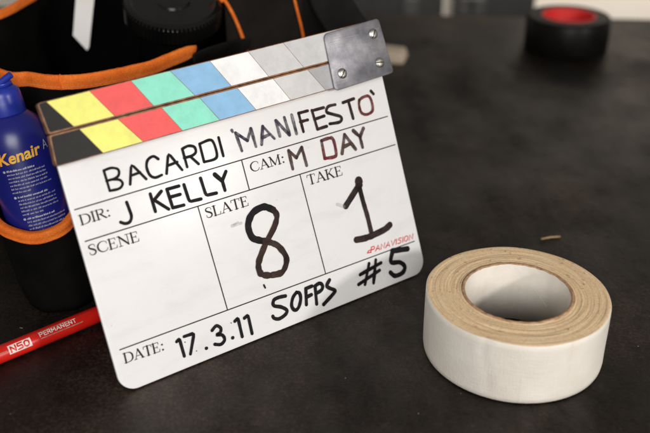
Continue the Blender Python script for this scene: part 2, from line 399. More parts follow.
for s, poly, LS in ((sticks[0], up_poly, UP), (sticks[1], lo_poly, LO)):
    b0, b1, t1, t0 = poly
    def v_of(u, edge, poly=poly, b0=b0, b1=b1, t0=t0, t1=t1):
        if edge == 0: return extend(b0, b1, u)[1]+(.0012 if poly is up_poly else .0006)
        return extend(t0, t1, u)[1]-(.0006 if poly is up_poly else .0012)
    cuts = []
    uL0, uL1 = b0[0]+IN, t0[0]+IN
    cuts.append(((uL0, v_of(uL0, 0)), (uL1, v_of(uL1, 1))))
    for A, B in LS: cuts.append(clipline((onb(*B, D), onb(*A, D)), v_of))
    ur = RIGHT-IN; cuts.append(((ur, v_of(ur, 0)), (ur, v_of(ur, 1))))
    for i in range(8):
        (a0, a1), (c0, c1) = cuts[i], cuts[i+1]; gp = .00022
        q = [(a0[0]+gp, a0[1]), (c0[0]-gp, c0[1]), (c1[0]-gp, c1[1]), (a1[0]+gp, a1[1])]
        if i == 0: q = round_poly(q, [.0012, 0, 0, .0012], 3)
        o = from_bm('colour_panel', prism(q, D-.0002, D+.00022), PAINT['shaded_grey' if (i == 7 and s is sticks[1]) else order[i]], s); o['label'] = order[i]+' diagonal painted panel'
# hinge plate
DP = D+.0020
pc = [onb(323.5, 34.0, DP), onb(378.5, 18.0, DP), onb(394.2, 72.5, DP), onb(335, 91.5, DP)]
pc = [pc[3], pc[2], pc[1], pc[0]]
bm = prism(round_poly(pc, [.004, .003, .003, .0052], 7), D+.0003, DP, .0006, 2)
plate = from_bm('hinge_plate', bm, M['steel'], slate, True, 35); plate['label'] = 'scuffed steel hinge plate with three screws'
for (px, py), ra in (((373, 33.8), 55), ((379.6, 62.6), -6), ((342.2, 73.5), 48)):
    c = onb(px, py, DP); bm = bmesh.new(); rS = .0041
    for sg in (1, -1):
        loops = []
        for rr, hh in ((rS, .0), (rS, .0006), (rS*.86, .0012), (rS*.5, .0015)):
            pts = []
            for k in range(13):
                a = math.pi*k/12; x = rr*math.cos(a); y = max(rr*math.sin(a), .00045); pts.append((x, y*sg, hh))
            loops.append([bm.verts.new(p) for p in pts])
        for i in range(3):
            for k in range(12): bm.faces.new((loops[i][k], loops[i][k+1], loops[i+1][k+1], loops[i+1][k]))
            bm.faces.new((loops[i][12], loops[i][0], loops[i+1][0], loops[i+1][12]))
        bm.faces.new(loops[3])
    bmesh.ops.transform(bm, matrix=Matrix.Translation((c[0], -DP-.0001, c[1])) @ Matrix.Rotation(R(90), 4, 'X') @ Matrix.Rotation(R(ra), 4, 'Z'), verts=bm.verts)
    sc = from_bm('screw', bm, M['screw'], plate, True, 40)
    vs, fs = lathe([(0, 0), (rS*.97, 0), (rS*.97, .00035), (0, .00035)], 20)
    o = link_mesh('slot_floor', vs, fs, M['dark'], sc); o.matrix_local = Matrix.Translation((c[0], -DP-.0001, c[1])) @ Matrix.Rotation(R(90), 4, 'X')

# --- marks on the board
lift = [0]
def flat_marks(name, polys, mat, base=.00035, thick=None, parent=slate):
    """polys: list of (verts2d uv, faces); each stroke lies a hair above the one before"""
    V, Fc = [], []
    for vs, fs in polys:
        lift[0] = (lift[0]+1) % 12; d = base+lift[0]*.00002; b = len(V)
        V += [(p[0], -d, p[1]) for p in vs]; Fc += [tuple(i+b for i in f) for f in fs]
    return link_mesh(name, V, Fc, mat, parent)
def hand(strokes, org, scale, width, mat, label, jitter=.10, nm='handwriting'):
    polys = []
    for st in strokes:
        wd = width
        if isinstance(st, tuple): wd, sm, st = st
        else: sm = len(st) > 3
        pts = [(org[0]+x/scale, org[1]+y/scale) for x, y in st]
        if len(pts) == 1:
            pts = [pts[0], (pts[0][0]+.3, pts[0][1]-.1)]
        fine = catmull(pts, 7) if sm else []
        if not sm:
            for i in range(len(pts)-1):
                p, q = np.array(pts[i]), np.array(pts[i+1])
                fine += [p*(1-k/6)+q*(k/6) for k in range(6)]
            fine.append(np.array(pts[-1]))
            if len(pts) == 3:      # round the corner a little
                i = 6; fine[i] = .5*fine[i]+.25*fine[i-1]+.25*fine[i+1]
        uv = [onb(p[0], p[1]) for p in fine]
        c = onb(*fine[0]); c2 = onb(fine[0][0]+1, fine[0][1]); mm = math.hypot(c2[0]-c[0], c2[1]-c[1])
        sd = random.random()*100
        ws = [wd*mm*(1+jitter*noise.noise((i*.35, sd, 0))+ .0) for i in range(len(uv))]
        polys.append(stroke(uv, ws))
    o = flat_marks(nm, polys, INK[mat]); o['label'] = label; return o
A_, s_ = (100, 130), 5
hand([[(18, 203), (48, 303)], [(18, 203), (55, 190), (88, 196), (94, 220), (78, 240), (32, 255)], [(60, 247), (98, 250), (112, 270), (95, 293), (48, 304)],
      [(150, 272), (155, 170), (230, 245)], [(155, 228), (200, 212)],
      [(290, 145), (265, 132), (238, 150), (232, 185), (248, 225), (275, 238), (308, 225)],
      [(332, 218), (340, 115), (410, 200)], [(340, 178), (385, 160)],
      [(410, 95), (435, 185)], [(410, 95), (440, 80), (470, 85), (478, 110), (460, 128), (420, 140)], [(450, 132), (492, 170)],
      [(497, 70), (520, 160)], [(497, 70), (547, 50), (568, 66), (584, 122), (572, 146), (520, 160)],
      [(592, 38), (616, 130)]], A_, s_, 2.7, 'black', 'black handwritten title word', .14)
A_, s_ = (225, 85), 4.0625
hand([[(27, 184), (30, 190)], [(42, 195), (68, 268)], (3.0, False, [(42, 195), (90, 226)]), (3.0, False, [(90, 226), (104, 178)]), [(104, 178), (125, 250)],
      [(148, 242), (152, 168)], (2.6, False, [(152, 168), (200, 218)]), [(150, 215), (178, 202)],
      [(205, 145), (222, 208)], [(207, 145), (260, 203)], [(240, 132), (262, 203)], [(270, 122), (290, 198)]], A_, s_, 3.0, 'faded', 'half wiped grey handwritten letters', .3)
hand([[(298, 115), (318, 190)], [(298, 115), (335, 105)], [(305, 150), (335, 142)],
      [(352, 103), (375, 180)], [(352, 105), (400, 92)], [(362, 140), (402, 126)], [(375, 180), (412, 168)],
      [(447, 80), (418, 88), (412, 110), (440, 120), (470, 130), (466, 150), (425, 158)], [(478, 72), (522, 56)], [(500, 64), (520, 136)], [(592, 25), (602, 36)]],
     A_, s_, 2.7, 'brown', 'dark handwritten letters', .2)
hand([[(545, 62), (560, 50), (583, 46), (596, 72), (598, 105), (575, 120), (553, 112), (544, 82), (545, 60)]], A_, s_, 2.6, 'red', 'handwritten letter with red tinge', .2)
A_, s_ = (280, 120), 6.5
hand([(3.0, False, [(82, 318), (55, 200)]), (3, False, [(55, 200), (105, 245)]), (3, False, [(105, 245), (140, 178)]), [(140, 178), (172, 295)]], A_, s_, 3.0, 'worn', 'worn brown-grey handwritten initial', .25)
hand([[(402, 218), (418, 95)], [(418, 95), (490, 190)], [(412, 175), (460, 152)], [(475, 70), (518, 110)], [(540, 55), (518, 110), (535, 178)]], A_, s_, 3.0, 'worn', 'worn brown-grey handwritten name', .25)
hand([[(268, 135), (290, 250)], (3.0, True, [(268, 135), (320, 118), (345, 128), (362, 200), (357, 237), (290, 250)])], A_, s_, 2.8, 'red', 'handwritten letter with red tinge', .25)
A_, s_ = (115, 170), 5.417
hand([(3.2, True, [(62, 175), (76, 212), (88, 250), (80, 280), (55, 290), (30, 283)]), [(190, 130), (218, 225)], [(250, 115), (205, 170)], [(215, 165), (290, 212)],
      [(280, 105), (312, 205)], [(280, 105), (345, 87)], [(295, 148), (352, 132)], [(312, 205), (372, 190)],
      [(372, 80), (402, 172), (465, 157)], [(462, 45), (492, 138), (548, 125)], (4.2, False, [(540, 25), (578, 58)]), [(600, 8), (580, 58), (595, 110)]], A_, s_, 3.3, 'black', 'bold black handwritten name', .12)
A_, s_ = (170, 305), 6.5
hand([[(42, 238), (60, 220), (92, 332)], [(90, 205), (155, 183), (132, 318)], [(235, 281)],
      [(272, 165), (300, 135), (328, 150), (325, 178), (303, 194), (338, 195), (354, 225), (330, 255), (290, 255)], [(405, 213)],
      [(420, 105), (440, 85), (468, 205)], [(482, 85), (505, 65), (532, 185)], (.9, False, [(95, 240), (97, 242)]), (.9, False, [(170, 298), (172, 299)]), (.9, False, [(395, 115), (396, 117)])],
     A_, s_, 3.2, 'black', 'black handwritten date', .12)
A_, s_ = (265, 275), 8.125
hand([[(165, 170), (110, 182), (70, 205), (70, 248), (130, 260), (175, 285), (165, 320), (115, 355), (75, 352), (62, 335)],
      [(255, 140), (225, 185), (215, 250), (240, 285), (270, 265), (288, 200), (280, 150), (255, 140)],
      [(330, 110), (335, 240)], [(330, 110), (380, 90)], [(335, 180), (375, 160)],
      [(405, 90), (418, 235)], [(405, 90), (440, 67), (465, 85), (458, 120), (415, 150)],
      [(522, 40), (500, 85), (520, 105), (565, 125), (555, 150), (475, 238)]], A_, s_, 3.3, 'black', 'black handwritten frame rate', .15)
A_, s_ = (350, 235), 6.667
hand([[(125, 190), (98, 330)], [(170, 165), (155, 320)], [(65, 265), (205, 185)], [(55, 330), (195, 235)]], A_, s_, 2.9, 'black', 'handwritten hash sign', .35)
hand([(4.6, False, [(382, 92), (282, 106)]), [(283, 108), (272, 180), (330, 182), (363, 210), (350, 250), (300, 272), (268, 250)]], A_, s_, 3.9, 'black', 'bold handwritten five', .15)
A_, s_ = (335, 175), 5.09
hand([(7.4, False, [(120, 30), (121, 50)]), (5.4, False, [(117, 58), (54, 158)]), (4.4, True, [(122, 58), (142, 135), (164, 210), (182, 285)]),
      (5.6, True, [(108, 330), (150, 322), (190, 307), (250, 278), (278, 254)])], A_, s_, 4.5, 'brown', 'bold handwritten one', .12)
hand([(3, False, [(10, 150), (45, 160)])], A_, s_, 3, 'ghost', 'wiped pinkish smudge', .3)
A_, s_ = (235, 195), 4.33
hand([[(165, 66), (150, 58), (120, 52), (76, 78), (56, 130), (72, 182), (104, 196), (134, 201)]], A_, s_, 6.2, 'black', 'bold black upper loop of the eight', .2)
hand([(1.8, False, [(124, 390), (130, 402)])], A_, s_, 1.8, 'black', 'short stray ink tick', .2)
hand([[(130, 200), (160, 208), (190, 225), (222, 275), (205, 332), (158, 347)], [(146, 348), (120, 345), (105, 330), (102, 290), (130, 215), (168, 140), (180, 92), (166, 64)]], A_, s_, 5.6, 'umber', 'brownish lower loop of the eight', .3)
hand([(3, False, [(-14, 134), (25, 122)]), (2, False, [(-5, 128), (12, 118)])], A_, s_, 3, 'ghost', 'wiped grey smudge', .4)

# ruled lines
def rule(p, q, wpx=1.2, nm='ruled_line'):
    polys = []; pts = [np.array(p)*(1-k/8)+np.array(q)*(k/8) for k in range(9)]
    uv = [onb(*t) for t in pts]; polys.append(stroke(uv, .00072*wpx, 3)); flat_marks(nm, polys, INK['print'], .0002)
for p, q in (((74.6, 209.8), (387.5, 116.3)), ((85, 241.5), (395, 144.6)), ((119.7, 349.8), (414.2, 241.2)), ((197.8, 206.7), (227.3, 309.6)), ((299.8, 174.6), (325.4, 273.4)), ((241.4, 160), (249.2, 189.8))):
    rule(p, q)

# printed serif capitals: unit glyphs, y 0..1; thick stems .13, hairlines .05, bracket serifs
T, TH = .135, .05
def bar(x0, y0, x1, y1, w): return ('b', (x0, y0), (x1, y1), w)
def serif(x, y, w=.30): return ('b', (x-w/2, y), (x+w/2, y), TH)
def curve(pts, ws): return ('c', pts, ws)
z0, z1 = TH/2, 1-TH/2
GLY = {
 'D': (.86, [bar(.16, 0, .16, 1, T), bar(.02, z0, .40, z0, TH), bar(.02, z1, .40, z1, TH), curve([(.38, z1), (.62, .90), (.76, .70), (.78, .50), (.76, .30), (.62, .10), (.38, z0)], [.05, .09, .13, .14, .13, .09, .05])]),
 'I': (.36, [bar(.18, 0, .18, 1, T), serif(.18, z0), serif(.18, z1)]),
 'R': (.80, [bar(.16, 0, .16, 1, T), serif(.16, z0, .32), bar(.02, z1, .38, z1, TH), curve([(.36, z1), (.56, .92), (.60, .75), (.54, .58), (.34, .51), (.2, .51)], [.05, .10, .13, .11, .06, .05]), curve([(.36, .51), (.55, .25), (.72, .03)], [.12, .12, .12]), bar(.66, z0, .84, z0, TH)]),
 'S': (.60, [curve([(.50, .72), (.48, .92), (.30, .98), (.12, .90), (.10, .72), (.26, .57), (.44, .43), (.50, .24), (.40, .06), (.24, .02), (.10, .10), (.07, .30)], [.04, .05, .06, .09, .12, .14, .14, .12, .09, .06, .05, .04])]),
 'C': (.84, [curve([(.76, .70), (.74, .88), (.54, .98), (.32, .94), (.14, .74), (.10, .50), (.15, .26), (.32, .06), (.54, .02), (.70, .10), (.80, .28)], [.04, .05, .05, .08, .12, .14, .12, .08, .05, .05, .04])]),
 'E': (.72, [bar(.16, 0, .16, 1, T), bar(.02, z0, .62, z0, TH), bar(.02, z1, .58, z1, TH), bar(.2, .52, .46, .52, TH), bar(.59, .02, .64, .26, .05), bar(.57, .98, .58, .78, .05), bar(.46, .42, .46, .62, .05)]),
 'N': (.92, [bar(.16, 0, .16, 1, .06), bar(.76, 0, .76, 1, .06), bar(.14, .97, .76, .04, T), serif(.16, z0, .28), bar(.0, z1, .2, z1, TH), serif(.76, z1, .28)]),
 'L': (.68, [bar(.16, 0, .16, 1, T), serif(.16, z1, .30), bar(.02, z0, .60, z0, TH), bar(.58, .02, .62, .28, .05)]),
 'A': (.86, [bar(.12, .02, .42, .98, .055), bar(.42, .98, .74, .02, T), serif(.12, z0, .24), serif(.74, z0, .28), bar(.24, .34, .62, .34, TH)]),
 'T': (.74, [bar(.37, 0, .37, 1, T), serif(.37, z0, .30), bar(.05, z1, .69, z1, TH), bar(.05, .97, .03, .76, .05), bar(.69, .97, .71, .76, .05)]),
 'K': (.84, [bar(.16, 0, .16, 1, T), serif(.16, z0, .30), serif(.16, z1, .30), bar(.20, .42, .64, .98, .055), bar(.34, .58, .70, .02, T), serif(.64, z1, .24), serif(.72, z0, .24)]),
 'M': (1.06, [bar(.16, 0, .16, 1, .06), bar(.88, 0, .88, 1, T), bar(.16, .98, .50, .08, T), bar(.50, .08, .88, .98, .055), serif(.16, z0, .26), serif(.88, z0, .30), bar(.02, z1, .2, z1, TH), bar(.86, z1, 1.02, z1, TH)]),
 ':': (.34, [('c', [(.16, .10), (.18, .10)], [.15, .15]), ('c', [(.16, .62), (.18, .62)], [.15, .15])])}
def serif_word(text, p0, p1, cap, label):
    a = onb(*p0); b = onb(*p1); L = math.hypot(b[0]-a[0], b[1]-a[1]); ex = np.array([(b[0]-a[0])/L, (b[1]-a[1])/L]); ey = np.array([-ex[1], ex[0]])
    core = text.rstrip(':'); tot = sum(GLY[c][0] for c in core); k = L/tot; polys = []; x = 0
    for c in text:
        w, parts = GLY[c]
        for g in parts:
            if g[0] == 'b':
                pts = [np.array(g[1]), np.array(g[2])]; ws = [g[3]]*2
                vs, fs = stroke([(np.array(a)+ex*(x+p[0])*k+ey*p[1]*cap) for p in pts], [q*cap*1.28 for q in ws], 2)
            else:
                n_ = 5; pts = catmull(g[1], n_); m_ = len(pts); K = len(g[2])
                ws = [float(np.interp(i/(m_-1)*(K-1), range(K), g[2])) for i in range(m_)]
                vs, fs = stroke([(np.array(a)+ex*(x+p[0])*k+ey*p[1]*cap) for p in pts], [q*cap*1.28 for q in ws], 4)
            polys.append((vs, fs))
        x += w
    o = flat_marks('printed_lettering', polys, INK['print'], .0002); o['label'] = label
for t_, p, q, c in (('DIR:', (80.6, 225.6), (107.2, 217.4), .0070), ('SCENE', (89.6, 256), (140.4, 240.8), .0074), ('SLATE', (206.4, 218.6), (249.6, 205.2), .0076),
                    ('CAM:', (250.8, 172.6), (281.8, 163.6), .0074), ('TAKE', (308.2, 185.3), (343.4, 174.8), .0078), ('DATE:', (124.4, 363.6), (161.2, 351.2), .0072)):
    serif_word(t_, p, q, c, 'printed serif heading')
# small red maker's lettering, slanted capitals
SAN = {'P': (.78, [[(.08, 0), (.08, 1)], [(.08, 1), (.52, 1), (.62, .76), (.52, .48), (.08, .48)]]),
       'A': (.84, [[(.02, 0), (.40, 1), (.66, 0)], [(.16, .32), (.56, .32)]]), 'N': (.80, [[(.06, 0), (.06, 1), (.60, 0), (.60, 1)]]),
       'V': (.76, [[(.04, 1), (.30, 0), (.66, 1)]]), 'I': (.30, [[(.10, 0), (.10, 1)]]), 'S': (.76, [[(.60, .92), (.2, 1), (.06, .76), (.5, .5), (.58, .2), (.4, 0), (.02, .08)]]),
       'O': (.84, [[(.34, 1), (.08, .82), (.06, .2), (.32, 0), (.6, .18), (.62, .8), (.34, 1)]])}
def san_word(text, p0, p1, cap, slant, wd, mat, label, extra=()):
    a = onb(*p0); b = onb(*p1); L = math.hypot(b[0]-a[0], b[1]-a[1]); ex = np.array([(b[0]-a[0])/L, (b[1]-a[1])/L]); ey = np.array([-ex[1], ex[0]])
    k = L/sum(SAN[c][0] for c in text); x = 0; polys = []
    for c in text:
        w_, sts = SAN[c]
        for st in sts:
            polys.append(stroke([(np.array(a)+ex*((x+q[0])*k+slant*q[1]*cap)+ey*q[1]*cap) for q in st], wd, 3))
        x += w_
    for st in extra: polys.append(stroke([(np.array(a)+ex*(q[0]*k)+ey*q[1]*cap) for q in st], wd, 3))
    o = flat_marks('maker_lettering', polys, INK[mat], .0002); o['label'] = label
san_word('PANAVISION', (370.2, 252.8), (413.5, 238.7), .0043, .35, .00078, 'logo', 'small red slanted maker lettering', extra=([(-.45, .12), (.1, .12)], [(-.45, .12), (-.2, .5), (.5, .5)]))

# ------------------------------------------------------------------ the white tape roll
TX, TY = .1394, .53864
roll = empty('tape_roll', Matrix.Translation((TX, TY, 0))); tag(roll, 'thick roll of white cloth tape lying flat beside the slate', 'tape')
RO_, RI, HT = .066, .0405, .0495
prof = [(RI, .001), (RO_-.0015, .0006), (RO_-.0004, .0016)]
for j in range(1, 14): prof.append((RO_, .0016+(HT-.0030)*j/14))
prof += [(RO_-.0001, HT-.0006), (RO_-.0006, HT-.0001)]
nr = 46; rnd = random.Random(3); nout = len(prof)
for j in range(nr): prof.append((RO_-.0009-(RO_-.0009-RI)*(j+1)/nr, HT+rnd.uniform(-.00018, .00018)+(.0004 if j > nr-3 else 0)))
FLAP = R(-118)
def wob(a, r, z, j):
    if r > RO_-.002:
        d = noise.noise((math.cos(a)*2.2, math.sin(a)*2.2, z*30))*.00055
        da = (a-FLAP+math.pi) % (2*math.pi)-math.pi
        d -= .0006*math.exp(-((da-.05*math.sin(z*120))/.045)**2)*(.35+.65*abs(math.cos(z*62)))
        d *= min(1, z/.012)
        r += d
    z2 = z
    if z > HT-.004: z2 += noise.noise((math.cos(a)*1.6+r*30, math.sin(a)*1.6, r*300))*.0005
    return r, z2
vs, fs = lathe(prof, 200, wob); K = len(prof)
fm = [0 if 1 <= (i % (K-1)) < nout-1 else 1 for i in range(len(fs))]
link_mesh('tape_winding', vs, fs, None, roll, True, [M['tape_white'], M['tape_edge']], fm)
cw = lambda a, r, z, j: (r, z+(noise.noise((math.cos(a)*9, math.sin(a)*9, r*200))*.0007 if z > .04 else 0))
vs, fs = lathe([(.0378, .0006), (.0404, .0006), (.0404, HT+.0002), (.0399, HT+.0009), (.0383, HT+.0009), (.0378, HT+.0003)], 128, cw, True)
fm = [(1 if (i % 6) in (2, 3, 4) else 0) for i in range(len(fs))]
link_mesh('core', vs, fs, None, roll, True, [M['core'], M['core_rim']], fm)
# spiral seam of the card core
path = [(.03788*math.cos(t), .03788*math.sin(t), .020+.027*(t-R(38))/R(44)) for t in [R(38)+R(44)*i/40 for i in range(41)]]
vs, fs = tube(path, .00016, 6); link_mesh('core_seam', vs, fs, M['core'], roll, True)
vs, fs = [], []
# ------------------------------------------------------------------ black tape roll
broll = empty('tape_roll', Matrix.Translation((.3575, 1.276, 0))); tag(broll, 'black tape roll with a bright red core, far back on the table', 'tape')
RB, RBI, HB = .0605, .0385, .049
wb = lambda a, r, z, j: (r+noise.noise((math.cos(a)*3, math.sin(a)*3, z*60))*.0004, z)
vs, fs = lathe([(RBI+.001, .0008), (RB-.002, .0006), (RB, .003), (RB, HB*.5), (RB, HB-.003), (RB-.002, HB-.0004)]+[(RB-.003-(RB-.003-RBI-.001)*j/12, HB+random.uniform(-.0003, .0003)) for j in range(13)], 128, wb)
K = 19; fm = [0 if (i % (K-1)) < 5 else 1 for i in range(len(fs))]
link_mesh('tape_winding', vs, fs, None, broll, True, [M['vinyl'], M['vinyl_edge']], fm)
vs, fs = lathe([(RBI-.002, .0006), (RBI+.0008, .0006), (RBI+.0008, HB+.0006), (RBI-.002, HB+.0006)], 96, None, True)
link_mesh('core', vs, fs, M['core_red'], broll, True).data.set_sharp_from_angle(angle=R(40))

# ------------------------------------------------------------------ pale wood block behind the slate
c = onz(396, 64.5); blk = empty('wood_block', Matrix.Translation(c) @ Matrix.Rotation(R(-14), 4, 'Z'))
bm = prism([(-.055, 0), (.010, 0), (.012, .006), (.008, .017), (-.055, .020)], -.03, 0, .002, 2)
from_bm('block', bm, M['block'], blk); tag(blk, 'small pale wooden block on the table behind the hinge plate', 'wood block')

# ------------------------------------------------------------------ splinter and lint on the table
p0, p1 = onz(541, 240), onz(560, 237.5)
sp = tube([p0+Vector((0, 0, .0011)), (p0+p1)/2+Vector((0, .0006, .0014)), p1+Vector((0, 0, .0010))], .0009, 6)
tag(link_mesh('splinter', sp[0], sp[1], M['splinter'], None, True), 'thin pale wood splinter lying on the black table behind the tape roll', 'splinter')
V, Fc = [], []; rr = random.Random(11)
for i in range(70):
    x, y = rr.uniform(-.25, .6), rr.uniform(.4, .85); 
    s_ = rr.choice([.00015, .0002, .0003]); a = rr.uniform(0, 6.28); l_ = s_*rr.choice([1, 1, 1.5, 4]); b = len(V)
    ca, sa = math.cos(a), math.sin(a)
    for z in (.0002, .0002+s_):
        for dx, dy in ((-l_, -s_), (l_, -s_), (l_, s_), (-l_, s_)): V.append((x+dx*ca-dy*sa, y+dx*sa+dy*ca, z))
    for f in ((0, 1, 2, 3), (4, 5, 6, 7), (0, 1, 5, 4), (1, 2, 6, 5), (2, 3, 7, 6), (3, 0, 4, 7)): Fc.append(tuple(q+b for q in f))
o = link_mesh('lint', V, Fc, M['lint']); o['kind'] = 'stuff'; o['label'] = 'scattered pale lint specks on the black table'; o['category'] = 'lint'

# ------------------------------------------------------------------ red marker
RP = .0066
q0, q1 = onz(0, 354.5, RP), onz(95, 315.3, RP); dr = (q1-q0).normalized(); yaw = math.atan2(dr.y, dr.x)
pen = empty('marker_pen', Matrix.Translation((q0.x, q0.y, 0)) @ Matrix.Rotation(yaw, 4, 'Z')); tag(pen, 'red permanent marker lying on the table, tucked behind the slate', 'marker')
def xl(prof, n=40):  # lathe along local x at height RP
    vs, fs = lathe(prof, n); return [(z, r_x, y+RP) for (r_x, y, z) in vs], fs
vs, fs = xl([(0, -.052), (.0058, -.052), (.0066, -.0505), (RP, -.046), (RP, .0), (RP, .05), (RP*.99, .092), (.0060, .093), (.0060, .095), (0, .095)])
link_mesh('barrel', vs, fs, M['pen'], pen, True).data.set_sharp_from_angle(angle=R(40))
vs, fs = xl([(0, .0945), (.0062, .0945), (.0064, .096), (.0062, .126), (.0056, .1305), (0, .131)])
link_mesh('cap', vs, fs, M['pen'], pen, True).data.set_sharp_from_angle(angle=R(40))
def on_pen(polys, name, mat, label, lift=.00008):
    V, Fc = [], []
    for n_, (vs, fs) in enumerate(polys):
        b = len(V); rr = RP+lift+n_*.000006
        for x, s in vs:
            th = s/RP; V.append((x, -rr*math.cos(th), RP+rr*math.sin(th)))
        Fc += [tuple(i+b for i in f) for f in fs]
    o = link_mesh(name, V, Fc, mat, pen); o['label'] = label
def pen_uv(px, py):      # pixel -> (x along pen, arc) on the near-top side
    d = ray(px, py); o = Vector((0, 0, H)); Mi = pen.matrix_world.inverted(); ol = Mi @ o; dl = Mi.to_3x3() @ d
    oy, oz = ol.y, ol.z-RP; A = dl.y**2+dl.z**2; B = 2*(oy*dl.y+oz*dl.z); C_ = oy*oy+oz*oz-RP*RP; disc = max(B*B-4*A*C_, 0)
    t = (-B-math.sqrt(disc))/(2*A); p = ol+dl*t; return (p.x, math.atan2(p.z-RP, -p.y)*RP)
bpy.context.view_layer.update()
def grid_rect(x0, s0, x1, s1, n=8):
    vs = [(x, s0+(s1-s0)*k/n) for k in range(n+1) for x in (x0, x1)]; return vs, [(2*k, 2*k+1, 2*k+3, 2*k+2) for k in range(n)]
a0, a1 = pen_uv(8.5, 350), pen_uv(31.5, 341.5)
sc_ = (a0[1]+a1[1])/2
LX0, LX1 = a0[0], a1[0]; S0, S1 = sc_-.0034, sc_+.0034
on_pen([grid_rect(LX0, S0, LX1, S1)], 'label_box', M['pen_print'], 'white printed number box', .00006)
def dens(st, n=5):
    out = []
    for i in range(len(st)-1): out += [np.array(st[i])*(1-k/n)+np.array(st[i+1])*(k/n) for k in range(n)]
    return out+[np.array(st[-1])]
def penword(x0, x1, s0, s1, strokes, wd): return [stroke([(x0+(x1-x0)*p[0], s0+(s1-s0)*p[1]) for p in dens(st)], wd, 3) for st in strokes]
ww = (LX1-LX0)
on_pen(penword(LX0+.06*ww, LX1-.06*ww, S0+.0012, S1-.0012, [[(.04, 0), (.04, 1), (.28, 0), (.28, 1)], [(.62, 1), (.40, 1), (.38, .55), (.60, .58), (.62, .1), (.38, .02)], [(.82, 1), (.72, .8), (.72, .2), (.82, 0), (.94, .2), (.94, .8), (.82, 1)]], .0011), 'number_lettering', M['pen'], 'red lettering N50', .00013)
xa = pen_uv(40, 337)[0]; xb = pen_uv(77, 322)[0]
SAN2 = dict(SAN); SAN2.update({'E': (.7, [[(.56, 1), (.08, 1), (.08, 0), (.56, 0)], [(.08, .5), (.48, .5)]]), 'R': (.76, [[(.08, 0), (.08, 1), (.5, 1), (.56, .75), (.48, .5), (.08, .5)], [(.3, .5), (.6, 0)]]), 'M': (.9, [[(.06, 0), (.06, 1), (.38, .3), (.7, 1), (.7, 0)]]), 'T': (.66, [[(0, 1), (.6, 1)], [(.3, 1), (.3, 0)]])})
tot = sum(SAN2[c][0] for c in 'PERMANENT'); x = 0; pol = []
for c in 'PERMANENT':
    for st in SAN2[c][1]: pol.append(stroke([(xa+(xb-xa)*(x+q[0])/tot, sc_+.0004+q[1]*.0030) for q in dens(st)], .0006, 3))
    x += SAN2[c][0]
on_pen(pol, 'printed_lettering', M['pen_print'], 'worn white permanent-ink lettering', .0001)
rr = random.Random(5); pol = []
x = xa
while x < xb+.004:
    l_ = rr.uniform(.0004, .0011); pol.append(stroke([(x, sc_-.0012), (x+l_, sc_-.0012+rr.uniform(0, .0002))], .0007, 3)); x += l_+.00035
on_pen(pol, 'small_print', M['pen_worn'], 'tiny worn print line', .0001)
for rc_ in ((xa-.0005, sc_+.0036, xa+.026, sc_+.0044), (LX0-.03, sc_-.0002, LX0-.0012, sc_+.0003)): on_pen([grid_rect(*rc_, 2)], 'print_line', M['pen_worn'], 'worn printed line', .00006)

# ------------------------------------------------------------------ the black bag with orange binding
ZR = .165
def rimpt(px, py, z=ZR): return onz(px, py, z)
rim_px = [((0, 76), .162), ((30, 80), .162), ((61, 83), .162), ((102, 79), .162), ((150, 68), .163), ((192, 51), .165)]
rim = [rimpt(*p, z) for p, z in rim_px]
rim += [rimpt(198, 47.5, .158), Vector((-.095, .79, .110)), Vector((-.060, .90, .112)), Vector((-.105, .985, .150)), Vector((-.20, 1.00, .172)), rimpt(60, -14, .172), rimpt(30, 1, .172), rimpt(0, 17, .170), Vector((-.352, .775, .166))]
loop = [Vector(tuple(p)) for p in catmull([tuple(p) for p in rim], 10, True)]
cen = sum(loop, Vector())/len(loop); NL = len(loop)
bag = empty('tool_bag', Matrix.Translation((cen.x, cen.y, 0))); tag(bag, 'open black fabric tool bag with orange binding standing behind the slate', 'bag')
def tow(p, q, t): return p+(q-p)*t
def outn(i):
    t = (loop[(i+1) % NL]-loop[i-1]); n_ = Vector((t.y, -t.x, 0)).normalized()
    return n_ if n_.dot(loop[i]-cen) > 0 else -n_
V, Fc = [], []
levels = [(1.0, .001), (.93, .007), (.8, .015), (.6, .020), (.4, .020), (.2, .016), (.07, .008), (.02, -.004)]
for i, p in enumerate(loop):
    nn = outn(i)
    for fz, off in levels:
        wr = noise.noise((p.x*22, p.y*22, fz*5))*.006*(1-fz)
        q = p+nn*(off*.55+wr); V.append((q.x-cen.x, q.y-cen.y, max(p.z*fz, .001)))
K = len(levels)
for i in range(NL):
    for j in range(K-1): Fc.append((i*K+j, ((i+1) % NL)*K+j, ((i+1) % NL)*K+j+1, i*K+j+1))
Fc.append(tuple(i*K+K-1 for i in range(NL)))
link_mesh('body', V, Fc, M['nylon'], bag, True)
V, Fc = [], []
for i, p in enumerate(loop):
    nn = outn(i)
    for fz, off in ((.995, -.003), (.8, -.004), (.5, -.003), (.2, -.006), (.09, -.02)):
        wr = noise.noise((p.x*18+9, p.y*18, fz*6))*.007*(1-fz)
        q = p+nn*(off+wr); V.append((q.x-cen.x, q.y-cen.y, p.z*fz))
K = 5
for i in range(NL):
    for j in range(K-1): Fc.append((i*K+j, ((i+1) % NL)*K+j, ((i+1) % NL)*K+j+1, i*K+j+1))
Fc.append(tuple(i*K+K-1 for i in range(NL)))
link_mesh('lining', V, Fc, M['lining'], bag, True)
off = Vector((cen.x, cen.y, 0))
flap_ = [p-off+Vector((0, 0, noise.noise((p.x*40, p.y*40, 2))*.0008)) for p in loop]
TIP = 55; fl = flap_; order_ = list(range(84, NL))+list(range(0, TIP+1)); bp = [fl[i] for i in order_]
NB = 28
bp = [Vector(tuple(q)) for q in catmull([tuple(q) for q in bp], 3)]
vs, fs = tube(bp, 0, NB, False, (.0064, .0024), box=True)
nb = len(bp)
